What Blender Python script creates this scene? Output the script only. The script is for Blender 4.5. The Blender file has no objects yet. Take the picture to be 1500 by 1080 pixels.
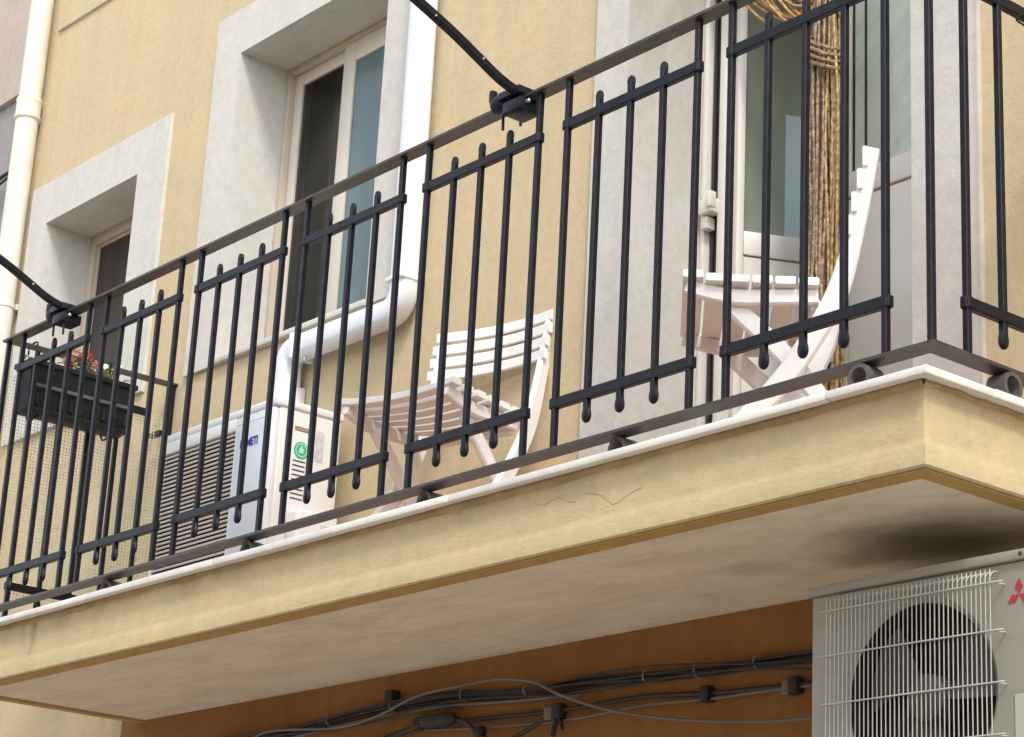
import bpy, bmesh, math, random
from mathutils import Vector, Matrix
random.seed(7)
PI = math.pi
S = bpy.context.scene
C = S.collection

# ------------------------------------------------------------------ camera, sky, sun, exposure
cd = bpy.data.cameras.new('camera'); cam = bpy.data.objects.new('camera', cd); C.objects.link(cam)
cam.location = (6.98809, -3.7196, -1.33469)
cam.rotation_euler = (1.89209, -0.05079, 0.87583)
cd.sensor_width = 36.0; cd.sensor_fit = 'HORIZONTAL'; cd.lens = 3245.68/1500*36
cd.clip_start = 0.05; cd.clip_end = 500
S.camera = cam

SUN = Vector((0.56, -0.34, 0.755)).normalized()
w = bpy.data.worlds.new('World'); S.world = w; w.use_nodes = True
nt = w.node_tree; nt.nodes.clear()
sky = nt.nodes.new('ShaderNodeTexSky'); sky.sky_type = 'NISHITA'; sky.sun_disc = False
sky.sun_elevation = math.asin(SUN.z); sky.sun_rotation = math.atan2(SUN.x, SUN.y)
sky.air_density = 1.0; sky.dust_density = 1.2; sky.ozone_density = 1.0
hs = nt.nodes.new('ShaderNodeHueSaturation'); hs.inputs['Saturation'].default_value = 0.35
bg = nt.nodes.new('ShaderNodeBackground'); bg.inputs['Strength'].default_value = 0.15
wo = nt.nodes.new('ShaderNodeOutputWorld')
nt.links.new(sky.outputs[0], hs.inputs['Color']); nt.links.new(hs.outputs[0], bg.inputs['Color'])
nt.links.new(bg.outputs[0], wo.inputs['Surface'])

sl = bpy.data.lights.new('sun', 'SUN'); sl.energy = 0.85; sl.angle = math.radians(10); sl.color = (1.0, 0.95, 0.88)
so = bpy.data.objects.new('sun', sl); C.objects.link(so)
so.rotation_euler = SUN.to_track_quat('Z', 'Y').to_euler(); so.location = (8, -6, 8)

S.view_settings.view_transform = 'Standard'; S.view_settings.look = 'None'
S.view_settings.gamma = 1.0; S.view_settings.use_curve_mapping = False
S.view_settings.exposure = 1.4

# ------------------------------------------------------------------ materials
def nodes(name):
    m = bpy.data.materials.new(name); m.use_nodes = True
    n = m.node_tree.nodes; l = m.node_tree.links
    return m, n, l, n['Principled BSDF']

def ramp(n, pts):
    r = n.new('ShaderNodeValToRGB'); e = r.color_ramp.elements
    while len(e) < len(pts): e.new(0.5)
    for i, (p, c) in enumerate(pts):
        e[i].position = p; e[i].color = (*c, 1) if len(c) == 3 else c
    return r

def noise(n, l, co, scale, detail=4, rough=0.6):
    t = n.new('ShaderNodeTexNoise'); t.inputs['Scale'].default_value = scale
    t.inputs['Detail'].default_value = detail; t.inputs['Roughness'].default_value = rough
    l.new(co, t.inputs['Vector']); return t

def mix(n, l, fac, a, b, blend='MIX'):
    x = n.new('ShaderNodeMix'); x.data_type = 'RGBA'; x.blend_type = blend
    for sock, v in ((x.inputs[0], fac), (x.inputs[6], a), (x.inputs[7], b)):
        if hasattr(v, 'links'): l.new(v, sock)
        elif isinstance(v, (int, float)): sock.default_value = v
        else: sock.default_value = (*v, 1)
    return x.outputs[2]

def coords(n):
    return n.new('ShaderNodeTexCoord').outputs['Object']

def mapped(n, l, co, scale):
    m = n.new('ShaderNodeMapping'); m.inputs['Scale'].default_value = scale
    l.new(co, m.inputs['Vector']); return m.outputs[0]

def simple(name, col, rough=0.5, var=0.08, vscale=6.0, bump=0.0, bscale=200, metal=0.0, spec=0.5, stretch=None, dirt=None, tilt=0.0):
    """plain paint / plastic / metal with soft tonal variation, fine relief and optional grime patches"""
    m, n, l, p = nodes(name); co = coords(n)
    if stretch:
        if tilt:
            rt = n.new('ShaderNodeMapping'); rt.inputs['Rotation'].default_value = (0, tilt, 0); l.new(co, rt.inputs['Vector']); co = rt.outputs[0]
        co = mapped(n, l, co, stretch)
    a = noise(n, l, co, vscale)
    r = ramp(n, [(0.3, [c*(1-var) for c in col]), (0.7, [min(1, c*(1+var)) for c in col])])
    l.new(a.outputs['Fac'], r.inputs[0]); col_out = r.outputs[0]
    if dirt:
        dcol, amt, ds = dirt
        d = noise(n, l, co, ds, 6, 0.7)
        rr = ramp(n, [(0.5, (0, 0, 0)), (0.72, (amt, amt, amt))])
        l.new(d.outputs['Fac'], rr.inputs[0])
        col_out = mix(n, l, rr.outputs[0], col_out, dcol)
    l.new(col_out, p.inputs['Base Color'])
    p.inputs['Roughness'].default_value = rough; p.inputs['Metallic'].default_value = metal
    p.inputs['Specular IOR Level'].default_value = spec
    if bump:
        b = noise(n, l, co, bscale, 5, 0.65)
        bn = n.new('ShaderNodeBump'); bn.inputs['Strength'].default_value = bump; bn.inputs['Distance'].default_value = 0.004
        l.new(b.outputs['Fac'], bn.inputs['Height']); l.new(bn.outputs[0], p.inputs['Normal'])
    return m

def plaster(name, col, patch, patch_amt=0.45, streak=0.25, bump=0.35, cracks=False, drips=(), grain=(1, 1, 1)):
    """painted render: cloudy patches, faint vertical weather streaks, sandy relief"""
    m, n, l, p = nodes(name); co = coords(n)
    big = noise(n, l, co, 1.6, 5, 0.6)
    r = ramp(n, [(0.36, (0, 0, 0)), (0.68, (patch_amt,)*3)]); l.new(big.outputs['Fac'], r.inputs[0])
    c1 = mix(n, l, r.outputs[0], col, patch)
    st = noise(n, l, mapped(n, l, co, (9, 9, 0.5)), 1.0, 4, 0.6)
    r2 = ramp(n, [(0.48, (0, 0, 0)), (0.72, (streak,)*3)]); l.new(st.outputs['Fac'], r2.inputs[0])
    c2 = mix(n, l, r2.outputs[0], c1, [c*0.74 for c in patch])
    mo = noise(n, l, co, 6.5, 5, 0.65)
    rm = ramp(n, [(0.32, (1.05, 0.985, 0.96)), (0.5, (1, 1, 1)), (0.68, (0.955, 0.985, 0.95))]); l.new(mo.outputs['Fac'], rm.inputs[0])
    c2 = mix(n, l, 1.0, c2, rm.outputs[0], 'MULTIPLY')
    fine = noise(n, l, co, 34, 6, 0.7)
    r3 = ramp(n, [(0.3, (0.90,)*3), (0.7, (1.06,)*3)]); l.new(fine.outputs['Fac'], r3.inputs[0])
    c3 = mix(n, l, 1.0, c2, r3.outputs[0], 'MULTIPLY')
    if drips:                                       # local water stains, plus the fascia's painted lip shade: (x, half width, z top, z bottom, strength) in object space
        sep = n.new('ShaderNodeSeparateXYZ'); 
        wob = noise(n, l, mapped(n, l, co, (14, 14, 5)), 1.0, 3)
        l.new(co, sep.inputs[0])
        for (x, hw, zt, zb, amt, dc) in drips:
            def mth(op, a, b=None, clamp=False):
                q = n.new('ShaderNodeMath'); q.operation = op; q.use_clamp = clamp
                for i, v in enumerate((a, b)):
                    if v is None: continue
                    if hasattr(v, 'links'): l.new(v, q.inputs[i])
                    else: q.inputs[i].default_value = v
                return q.outputs[0]
            dx = mth('ABSOLUTE', mth('SUBTRACT', mth('ADD', sep.outputs[0], mth('MULTIPLY', mth('SUBTRACT', wob.outputs['Fac'], 0.5), hw*1.6)), x))
            fx = mth('SUBTRACT', 1.0, mth('DIVIDE', dx, hw), True)
            fz = mth('DIVIDE', mth('SUBTRACT', sep.outputs[2], zb), zt-zb, True)
            f = mth('MULTIPLY', mth('MULTIPLY', fx, fz), amt)
            c3 = mix(n, l, f, c3, dc)
    l.new(c3, p.inputs['Base Color']); p.inputs['Roughness'].default_value = 0.92
    p.inputs['Specular IOR Level'].default_value = 0.2
    b = noise(n, l, mapped(n, l, co, grain), 95, 6, 0.72)
    b2 = noise(n, l, mapped(n, l, co, grain), 9, 3, 0.5)
    add = n.new('ShaderNodeMath'); add.operation = 'MULTIPLY_ADD'; add.inputs[1].default_value = 1.6
    l.new(b2.outputs['Fac'], add.inputs[0]); l.new(b.outputs['Fac'], add.inputs[2])
    bn = n.new('ShaderNodeBump'); bn.inputs['Strength'].default_value = bump; bn.inputs['Distance'].default_value = 0.006
    l.new(add.outputs[0], bn.inputs['Height']); l.new(bn.outputs[0], p.inputs['Normal'])
    return m

def glass(name, tint, rough=0.02, ior=1.5):
    m, n, l, p = nodes(name); n.remove(p)
    tr = n.new('ShaderNodeBsdfTransparent'); tr.inputs[0].default_value = (*tint, 1)
    gl = n.new('ShaderNodeBsdfGlossy'); gl.inputs['Roughness'].default_value = rough
    fr = n.new('ShaderNodeFresnel'); fr.inputs[0].default_value = ior
    mx = n.new('ShaderNodeMixShader')
    l.new(fr.outputs[0], mx.inputs[0]); l.new(tr.outputs[0], mx.inputs[1]); l.new(gl.outputs[0], mx.inputs[2])
    l.new(mx.outputs[0], n['Material Output'].inputs['Surface'])
    return m

def soffit_mat():
    m, n, l, p = nodes('soffit_plaster'); co = coords(n)
    a = noise(n, l, mapped(n, l, co, (1.2, 3.2, 1)), 2.6, 6, 0.62)
    r = ramp(n, [(0.32, (0.62, 0.535, 0.405)), (0.5, (0.705, 0.62, 0.485)), (0.72, (0.78, 0.70, 0.565))])
    l.new(a.outputs['Fac'], r.inputs[0]); c = r.outputs[0]
    b = noise(n, l, mapped(n, l, co, (1, 2.4, 1)), 14, 7, 0.75); rb = ramp(n, [(0.3, (0.88,)*3), (0.48, (1.0,)*3), (0.7, (1.06,)*3)])
    l.new(b.outputs['Fac'], rb.inputs[0]); c = mix(n, l, 1.0, c, rb.outputs[0], 'MULTIPLY')
    # black mould patch over the air conditioner, smaller blotches beside it
    for (x, y, rx, ry, amt, dc) in ((4.07, -0.20, 0.30, 0.24, 0.66, (0.085, 0.064, 0.038)), (4.36, -0.12, 0.2, 0.2, 0.45, (0.12, 0.09, 0.05)), (3.86, -0.22, 0.14, 0.10, 0.45, (0.20, 0.17, 0.11)), (3.62, -0.30, 0.12, 0.08, 0.3, (0.24, 0.2, 0.14))):
        x -= 2.46; y += 0.34
        mp = n.new('ShaderNodeMapping'); mp.vector_type = 'POINT'
        mp.inputs['Location'].default_value = (-x/rx, -y/ry, 0); mp.inputs['Scale'].default_value = (1/rx, 1/ry, 0.0)
        l.new(co, mp.inputs['Vector'])
        wv = noise(n, l, co, 7, 6, 0.7); ad = n.new('ShaderNodeVectorMath'); ad.operation = 'MULTIPLY_ADD'
        l.new(wv.outputs['Color'], ad.inputs[0]); ad.inputs[1].default_value = (0.7, 0.7, 0); 
        off = n.new('ShaderNodeVectorMath'); off.operation = 'SUBTRACT'; off.inputs[1].default_value = (0.35, 0.35, 0)
        l.new(mp.outputs[0], off.inputs[0]); l.new(off.outputs[0], ad.inputs[2])
        ln = n.new('ShaderNodeVectorMath'); ln.operation = 'LENGTH'; l.new(ad.outputs[0], ln.inputs[0])
        rr = ramp(n, [(0.25, (min(1, amt),)*3), (1.0, (0, 0, 0))]); rr.color_ramp.interpolation = 'EASE'
        l.new(ln.outputs['Value'], rr.inputs[0])
        c = mix(n, l, rr.outputs[0], c, dc)
    l.new(c, p.inputs['Base Color']); p.inputs['Roughness'].default_value = 0.95; p.inputs['Specular IOR Level'].default_value = 0.15
    bn = n.new('ShaderNodeBump'); bn.inputs['Strength'].default_value = 0.25; bn.inputs['Distance'].default_value = 0.006
    l.new(a.outputs['Fac'], bn.inputs['Height']); l.new(bn.outputs[0], p.inputs['Normal'])
    return m

def iron_mat():
    m, n, l, p = nodes('black_iron_paint'); co = coords(n)
    a = noise(n, l, co, 40, 5, 0.7)
    r = ramp(n, [(0.35, (0.004, 0.0045, 0.008)), (0.6, (0.008, 0.009, 0.015)), (0.74, (0.02, 0.021, 0.026)), (0.86, (0.11, 0.11, 0.115))])
    l.new(a.outputs['Fac'], r.inputs[0]); l.new(r.outputs[0], p.inputs['Base Color'])
    p.inputs['Roughness'].default_value = 0.42; p.inputs['Specular IOR Level'].default_value = 0.25
    bn = n.new('ShaderNodeBump'); bn.inputs['Strength'].default_value = 0.3; bn.inputs['Distance'].default_value = 0.002
    l.new(a.outputs['Fac'], bn.inputs['Height']); l.new(bn.outputs[0], p.inputs['Normal'])
    return m

def bead_mat(name, cols, scale):
    m, n, l, p = nodes(name); co = coords(n)
    a = noise(n, l, mapped(n, l, co, (1, 1, 0.9)), scale, 3, 0.7)
    r = ramp(n, cols); l.new(a.outputs['Fac'], r.inputs[0]); l.new(r.outputs[0], p.inputs['Base Color'])
    p.inputs['Roughness'].default_value = 0.35
    bn = n.new('ShaderNodeBump'); bn.inputs['Strength'].default_value = 0.8; bn.inputs['Distance'].default_value = 0.004
    l.new(a.outputs['Fac'], bn.inputs['Height']); l.new(bn.outputs[0], p.inputs['Normal'])
    return m

def tile_mat():
    m, n, l, p = nodes('terracotta_tiles'); co = coords(n)
    b = n.new('ShaderNodeTexBrick'); b.offset = 0; b.inputs['Scale'].default_value = 1.0
    b.inputs['Brick Width'].default_value = 0.2; b.inputs['Row Height'].default_value = 0.2; b.inputs['Mortar Size'].default_value = 0.004
    b.inputs['Color1'].default_value = (0.62, 0.28, 0.15, 1); b.inputs['Color2'].default_value = (0.66, 0.32, 0.18, 1); b.inputs['Mortar'].default_value = (0.4, 0.36, 0.3, 1)
    l.new(co, b.inputs['Vector']); l.new(b.outputs['Color'], p.inputs['Base Color']); p.inputs['Roughness'].default_value = 0.6
    return m

OCHRE = (0.575, 0.46, 0.285)
M = {
 'wall': plaster('ochre_render', OCHRE, (0.52, 0.425, 0.285), 0.6, 0.25,
       drips=[(0.05, 0.10, 7.2, 3.7, 0.30, (0.38, 0.32, 0.21)), (0.32, 0.13, 7.6, 3.6, 0.32, (0.38, 0.32, 0.21)), (0.52, 0.06, 6.4, 4.2, 0.25, (0.36, 0.29, 0.18))]),
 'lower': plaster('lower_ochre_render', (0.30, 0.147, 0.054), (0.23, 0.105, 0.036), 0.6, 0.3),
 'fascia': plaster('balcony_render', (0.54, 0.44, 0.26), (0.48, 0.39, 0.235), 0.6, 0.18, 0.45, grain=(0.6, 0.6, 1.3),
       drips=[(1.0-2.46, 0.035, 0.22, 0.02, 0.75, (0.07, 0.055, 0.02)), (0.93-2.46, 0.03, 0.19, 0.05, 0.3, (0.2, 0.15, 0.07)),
              (3.05-2.46, 0.02, 0.18, 0.13, 0.6, (0.16, 0.07, 0.03)), (2.02-2.46, 0.04, 0.18, 0.12, 0.45, (0.18, 0.07, 0.04)), (4.33-2.46, 0.03, 0.18, 0.14, 0.4, (0.2, 0.1, 0.05)), (-1.860, 0.076, 0.178, 0.120, 0.41, (0.26, 0.17, 0.08)), (-1.599, 0.119, 0.178, 0.094, 0.30, (0.26, 0.17, 0.08)), (-1.292, 0.079, 0.178, 0.103, 0.60, (0.26, 0.17, 0.08)), (-1.058, 0.142, 0.178, 0.116, 0.49, (0.26, 0.17, 0.08)), (-0.888, 0.120, 0.178, 0.138, 0.46, (0.26, 0.17, 0.08)), (-0.599, 0.124, 0.178, 0.094, 0.53, (0.26, 0.17, 0.08)), (-0.341, 0.083, 0.178, 0.092, 0.56, (0.26, 0.17, 0.08)), (-0.107, 0.129, 0.178, 0.138, 0.51, (0.26, 0.17, 0.08)), (0.218, 0.093, 0.178, 0.134, 0.43, (0.26, 0.17, 0.08)), (0.545, 0.147, 0.178, 0.095, 0.34, (0.26, 0.17, 0.08)), (0.728, 0.156, 0.178, 0.114, 0.49, (0.26, 0.17, 0.08)), (0.928, 0.106, 0.178, 0.111, 0.41, (0.26, 0.17, 0.08)), (1.185, 0.114, 0.178, 0.140, 0.50, (0.26, 0.17, 0.08)), (1.511, 0.144, 0.178, 0.145, 0.50, (0.26, 0.17, 0.08)), (1.684, 0.145, 0.178, 0.143, 0.57, (0.26, 0.17, 0.08)), (1.938, 0.129, 0.178, 0.102, 0.55, (0.26, 0.17, 0.08))]),  # the brown row along the top paints lip shade and dirt
 'stone': plaster('pale_stone', (0.59, 0.575, 0.53), (0.54, 0.52, 0.47), 0.6, 0.22, 0.3),
 'door_stone': plaster('door_stone', (0.565, 0.55, 0.51), (0.49, 0.47, 0.42), 0.7, 0.25, 0.3,
       drips=[(0.835, 0.012, 5.3, 3.95, 0.9, (0.22, 0.16, 0.09)), (2.035, 0.012, 6.0, 2.0, 0.5, (0.25, 0.19, 0.12))]),
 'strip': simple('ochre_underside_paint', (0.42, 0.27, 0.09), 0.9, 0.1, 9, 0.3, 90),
 'soffit': soffit_mat(),
 'lip_shade_dirt': simple('painted_lip_shade_dirt', (0.36, 0.255, 0.135), 0.95, 0.25, 14, 0.5, 70),  # brown of the shaded, dirty band under the marble lip
 'marble': simple('pale_marble', (0.70, 0.69, 0.65), 0.4, 0.06, 5, 0.05, 60, dirt=((0.42, 0.39, 0.31), 0.5, 7)),
 'tiles': tile_mat(),
 'iron': iron_mat(),
 'rail': simple('rail_paint_with_bounce', (0.038, 0.034, 0.031), 0.42, 0.25, 25, 0.3, 80, dirt=((0.10, 0.082, 0.062), 0.6, 22)),  # paler than the bars: light from below is put into the colour
 'ringiron': simple('grey_weathered_iron', (0.085, 0.077, 0.069), 0.6, 0.3, 30, 0.3, 90),
 'white': simple('white_lacquer', (0.76, 0.74, 0.715), 0.38, 0.025, 12, 0.05, 60),
 'upvc': simple('cream_window_frame', (0.60, 0.56, 0.47), 0.4, 0.03, 5),
 'upvc2': simple('beige_window_frame', (0.50, 0.42, 0.33), 0.45, 0.04, 5),
 'door': simple('pale_door_paint', (0.65, 0.63, 0.565), 0.4, 0.03, 4),
 'dark': simple('dark_gap_and_reflection', (0.02, 0.02, 0.018), 0.6, 0.1),
 'track': simple('grey_track', (0.22, 0.215, 0.18), 0.5, 0.08, 20),
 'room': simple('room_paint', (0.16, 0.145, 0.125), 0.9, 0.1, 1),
 'pvc': simple('white_pvc', (0.70, 0.715, 0.745), 0.33, 0.02, 4),
 'cream_pipe': simple('cream_pipe_paint', (0.67, 0.64, 0.545), 0.45, 0.05, 5, 0.1, 60, dirt=((0.52, 0.46, 0.36), 0.5, 9)),
 'acw': simple('white_enamel', (0.66, 0.68, 0.68), 0.35, 0.02, 3),
 'acside': simple('white_enamel_side', (0.67, 0.665, 0.635), 0.38, 0.02, 3),
 'acpanel': simple('pale_blue_grey_enamel', (0.56, 0.60, 0.66), 0.35, 0.02, 3),
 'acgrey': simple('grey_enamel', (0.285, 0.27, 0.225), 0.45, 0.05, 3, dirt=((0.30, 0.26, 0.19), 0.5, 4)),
 'wire': simple('pale_wire_coating', (0.42, 0.415, 0.365), 0.4, 0.05, 10),
 'louvre': simple('louvre_plastic', (0.62, 0.58, 0.54), 0.5, 0.05, 8),
 'acdark': simple('dark_plastic', (0.014, 0.013, 0.012), 0.6, 0.2, 10),
 'fan': simple('fan_plastic', (0.055, 0.055, 0.051), 0.5, 0.1, 10),
 'red': simple('red_emblem', (0.42, 0.03, 0.035), 0.4, 0.03),
 'blue': simple('blue_lettering', (0.02, 0.03, 0.34), 0.4, 0.05),
 'green': simple('green_sticker', (0.03, 0.42, 0.22), 0.4, 0.05),
 'mint': simple('mint_print', (0.40, 0.70, 0.52), 0.4, 0.05),
 'greylabel': simple('grey_print', (0.50, 0.51, 0.50), 0.6, 0.25, 60),
 'brown': simple('brown_recess', (0.33, 0.21, 0.14), 0.7, 0.1),
 'planter': simple('black_green_plastic', (0.008, 0.011, 0.0105), 0.5, 0.15, 10, spec=0.25),
 'soil': simple('potting_soil', (0.05, 0.035, 0.025), 0.95, 0.3, 40, 0.6, 60),
 'leaf': simple('leaf_green', (0.10, 0.20, 0.045), 0.5, 0.3, 25),
 'leafpale': simple('variegated_leaf', (0.50, 0.58, 0.33), 0.5, 0.25, 30),
 'pink': simple('pink_petals', (0.62, 0.12, 0.13), 0.6, 0.3, 30),
 'palepink': simple('pale_pink_petals', (0.70, 0.34, 0.30), 0.6, 0.2, 30),
 'net': simple('pale_netting', (0.56, 0.58, 0.40), 0.6, 0.1, 8),
 'cable': simple('black_cable', (0.018, 0.017, 0.018), 0.5, 0.2, 8, dirt=((0.05, 0.042, 0.035), 0.5, 12)),
 'greycable': simple('grey_cable', (0.15, 0.13, 0.11), 0.5, 0.15, 8),
 'tie': simple('pale_cable_tie', (0.32, 0.30, 0.27), 0.5, 0.1),
 'pinkwall': plaster('pink_render', (0.50, 0.42, 0.37), (0.42, 0.34, 0.29), 0.7, 0.35),
 'greywall': plaster('grey_render', (0.33, 0.315, 0.31), (0.26, 0.24, 0.235), 0.7, 0.3),
 'street': simple('street_paving', (0.42, 0.385, 0.34), 0.9, 0.2, 0.8, 0.4, 20),
 'sheer': simple('sheer_curtain', (0.68, 0.73, 0.60), 0.9, 0.06, 3, stretch=(9, 9, 0.5)),
 'greycurtain': simple('grey_curtain', (0.075, 0.065, 0.055), 0.9, 0.25, 3, stretch=(14, 14, 0.4)),
 'bluecurtain': simple('blue_grey_blind', (0.30, 0.42, 0.44), 0.8, 0.12, 2, stretch=(8, 8, 0.5)),
 'tallcab': simple('pale_blue_laminate', (0.42, 0.52, 0.55), 0.5, 0.04, 2),
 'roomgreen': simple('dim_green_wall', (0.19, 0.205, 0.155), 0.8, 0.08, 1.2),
 'bead': bead_mat('gold_beads', [(0.3, (0.10, 0.055, 0.02)), (0.46, (0.33, 0.20, 0.075)), (0.6, (0.50, 0.34, 0.13)), (0.76, (0.66, 0.54, 0.33))], 70),
 'beadb': bead_mat('brown_beads', [(0.3, (0.08, 0.045, 0.025)), (0.5, (0.27, 0.165, 0.09)), (0.64, (0.46, 0.34, 0.20)), (0.8, (0.62, 0.52, 0.38))], 80),
 'beado': bead_mat('orange_gold_beads', [(0.3, (0.16, 0.08, 0.03)), (0.5, (0.46, 0.24, 0.07)), (0.7, (0.62, 0.44, 0.20)), (0.8, (0.7, 0.6, 0.4))], 45),
 'pane': glass('window_glass', (0.90, 0.93, 0.91)),
 'satin': simple('satin_green_glass', (0.20, 0.23, 0.175), 0.12, 0.10, 1.2),
 'satin2': simple('satin_sage_glass', (0.46, 0.51, 0.42), 0.14, 0.14, 2.0, stretch=(9, 3, 1.1), tilt=-0.75),
 'satin3': simple('satin_blue_grey_glass', (0.115, 0.165, 0.175), 0.16, 0.12, 1.5, spec=0.3, stretch=(6, 6, 0.6)),
 'smoked': simple('smoked_brown_glass', (0.040, 0.034, 0.030), 0.2, 0.25, 1.5, spec=0.22, stretch=(5, 5, 0.8)),
 'sky_reflection': simple('painted_sky_reflection', (0.36, 0.46, 0.48), 0.15, 0.04, 2),  # sky reflection painted as a pale blue colour
 'brass': simple('metal_bolt', (0.55, 0.52, 0.46), 0.35, 0.1, 10, metal=0.7),
}

# ------------------------------------------------------------------ mesh helpers
def NB(): return bmesh.new()

def box(bm, x0, x1, y0, y1, z0, z1, r=0, seg=2):
    b = bmesh.new() if r else bm
    v = [b.verts.new(p) for p in ((x0,y0,z0),(x1,y0,z0),(x1,y1,z0),(x0,y1,z0),(x0,y0,z1),(x1,y0,z1),(x1,y1,z1),(x0,y1,z1))]
    for f in ((0,3,2,1),(4,5,6,7),(0,1,5,4),(1,2,6,5),(2,3,7,6),(3,0,4,7)): b.faces.new([v[i] for i in f])
    if r:
        bmesh.ops.bevel(b, geom=list(b.edges), offset=r, segments=seg, affect='EDGES', profile=0.5)
        me = bpy.data.meshes.new('tmp'); b.to_mesh(me); b.free(); bm.from_mesh(me); bpy.data.meshes.remove(me)

def sweep(bm, pts, sect, up=Vector((0,0,1)), closed_ends=True, taper=None):
    """sweep a closed 2-D section (u along side, v along up) along points"""
    pts = [Vector(p) for p in pts]; rings = []
    for i, p in enumerate(pts):
        t = (pts[min(i+1, len(pts)-1)] - pts[max(i-1, 0)]).normalized()
        side = t.cross(up)
        if side.length < 1e-4: side = t.cross(Vector((1,0,0)))
        side.normalize(); u2 = side.cross(t).normalized()
        k_ = taper(i/(len(pts)-1)) if taper else 1.0
        rings.append([bm.verts.new(p + side*a*k_ + u2*b) for a, b in sect])
    k = len(sect)
    for a, b in zip(rings, rings[1:]):
        for j in range(k): bm.faces.new((a[j], a[(j+1)%k], b[(j+1)%k], b[j]))
    if closed_ends:
        bm.faces.new(rings[0][::-1]); bm.faces.new(rings[-1])

def circ(r, n=10, ry=None): return [(r*math.cos(2*PI*i/n), (ry or r)*math.sin(2*PI*i/n)) for i in range(n)]
def rect(a, b, c=0):
    if not c: return [(-a/2,-b/2),(a/2,-b/2),(a/2,b/2),(-a/2,b/2)]
    a, b = a/2, b/2
    return [(-a+c,-b),(a-c,-b),(a,-b+c),(a,b-c),(a-c,b),(-a+c,b),(-a,b-c),(-a,-b+c)]
def smooth_pts(pts, n=6):
    pts = [Vector(p) for p in pts]; P = [pts[0]*2-pts[1]] + pts + [pts[-1]*2-pts[-2]]; out = []
    for i in range(1, len(P)-2):
        a, b, c, d = P[i-1:i+3]
        for k in range(n):
            t = k/n
            out.append(0.5*((2*b)+(c-a)*t+(2*a-5*b+4*c-d)*t*t+(3*b-a-3*c+d)*t**3))
    return out + [pts[-1]]
def tube(bm, pts, r, n=10, up=Vector((0,0,1))): sweep(bm, pts, circ(r, n), up)
def lathe(bm, prof, n=20, origin=(0,0,0), axis='Z'):
    """profile (r, h) revolved about an axis through origin"""
    o = Vector(origin); rings = []
    for r, h in prof:
        ring = []
        for i in range(n):
            a = 2*PI*i/n; c, s = r*math.cos(a), r*math.sin(a)
            ring.append(bm.verts.new(o + Vector({'Z': (c, s, h), 'Y': (c, h, s), 'X': (h, c, s)}[axis])))
        rings.append(ring)
    for a, b in zip(rings, rings[1:]):
        for j in range(n): bm.faces.new((a[j], a[(j+1)%n], b[(j+1)%n], b[j]))
    if prof[0][0] > 1e-6: bm.faces.new(rings[0])
    if prof[-1][0] > 1e-6: bm.faces.new(rings[-1])

def root_loc(o):
    while o.parent: o = o.parent
    return o.location

def obj(name, bm, mat, parent=None, local=False, smooth=None):
    bmesh.ops.recalc_face_normals(bm, faces=bm.faces)
    me = bpy.data.meshes.new(name)
    if parent and not local: bmesh.ops.translate(bm, verts=bm.verts, vec=-Vector(root_loc(parent)))
    bm.to_mesh(me); bm.free()
    me.materials.append(mat)
    if smooth:
        for p in me.polygons: p.use_smooth = True
        if smooth is not True: me.set_sharp_from_angle(angle=math.radians(smooth))
    o = bpy.data.objects.new(name, me); C.objects.link(o)
    if parent: o.parent = parent
    return o

def put(name, me, parent, loc):
    o = bpy.data.objects.new(name, me); C.objects.link(o); o.parent = parent
    o.location = Vector(loc) - Vector(root_loc(parent)); return o

def tag(o, label, cat, group=None):
    o['label'] = label; o['category'] = cat
    if group: o['group'] = group
    return o

def thing(name, label, cat, loc=(0,0,0), rotz=0, group=None):
    o = bpy.data.objects.new(name, None); C.objects.link(o); o.empty_display_size = 0.1
    o.location = loc; o.rotation_euler = (0,0,rotz); return tag(o, label, cat, group)

# ------------------------------------------------------------------ dimensions (metres; facade plane y=0, balcony stone top z=0)
GZ = -2.9
RY = -0.64                     # railing line
XL, XR = 0.502, 4.420          # railing corners
A0, PER, WID = 0.6087, 0.54387, 0.4346
ZB, ZT = 0.065, 0.985          # bottom plate top, handrail underside
SF = -0.68                     # slab front
SB = -0.1877                   # slab underside

# ------------------------------------------------------------------ setting: street
b = NB(); box(b, -60, 60, -60, 60, GZ-0.3, GZ); o = obj('street', b, M['street']); o['kind'] = 'structure'

# ------------------------------------------------------------------ house
house = thing('house', 'ochre rendered house with pale stone window surrounds behind the balcony', 'house', (2.0, 0.0, GZ))
WIN = [  # name, outer x0,x1,z0,z1, inner x0,x1,z0,z1
 ('small', -0.775, 0.29, 1.013, 2.098, -0.625, 0.085, 1.035, 1.915),
 ('big', 0.575, 1.80, 1.003, 2.370, 0.748, 1.645, 1.024, 2.187),
 ('door', 2.690, 4.040, -0.06, 2.70, 2.832, 3.842, -0.003, 2.45)]

def wall_sheet(bm, x0, x1, z0, z1, holes, y):
    xs = sorted({x0, x1} | {v for h in holes for v in h[:2] if x0 < v < x1})
    zs = sorted({z0, z1} | {v for h in holes for v in h[2:] if z0 < v < z1})
    V = {}
    def vert(x, z):
        if (x, z) not in V: V[(x, z)] = bm.verts.new((x, y, z))
        return V[(x, z)]
    for xa, xb in zip(xs, xs[1:]):
        for za, zb in zip(zs, zs[1:]):
            cx, cz = (xa+xb)/2, (za+zb)/2
            if any(h[0] < cx < h[1] and h[2] < cz < h[3] for h in holes): continue
            bm.faces.new((vert(xa, za), vert(xb, za), vert(xb, zb), vert(xa, zb)))

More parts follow.
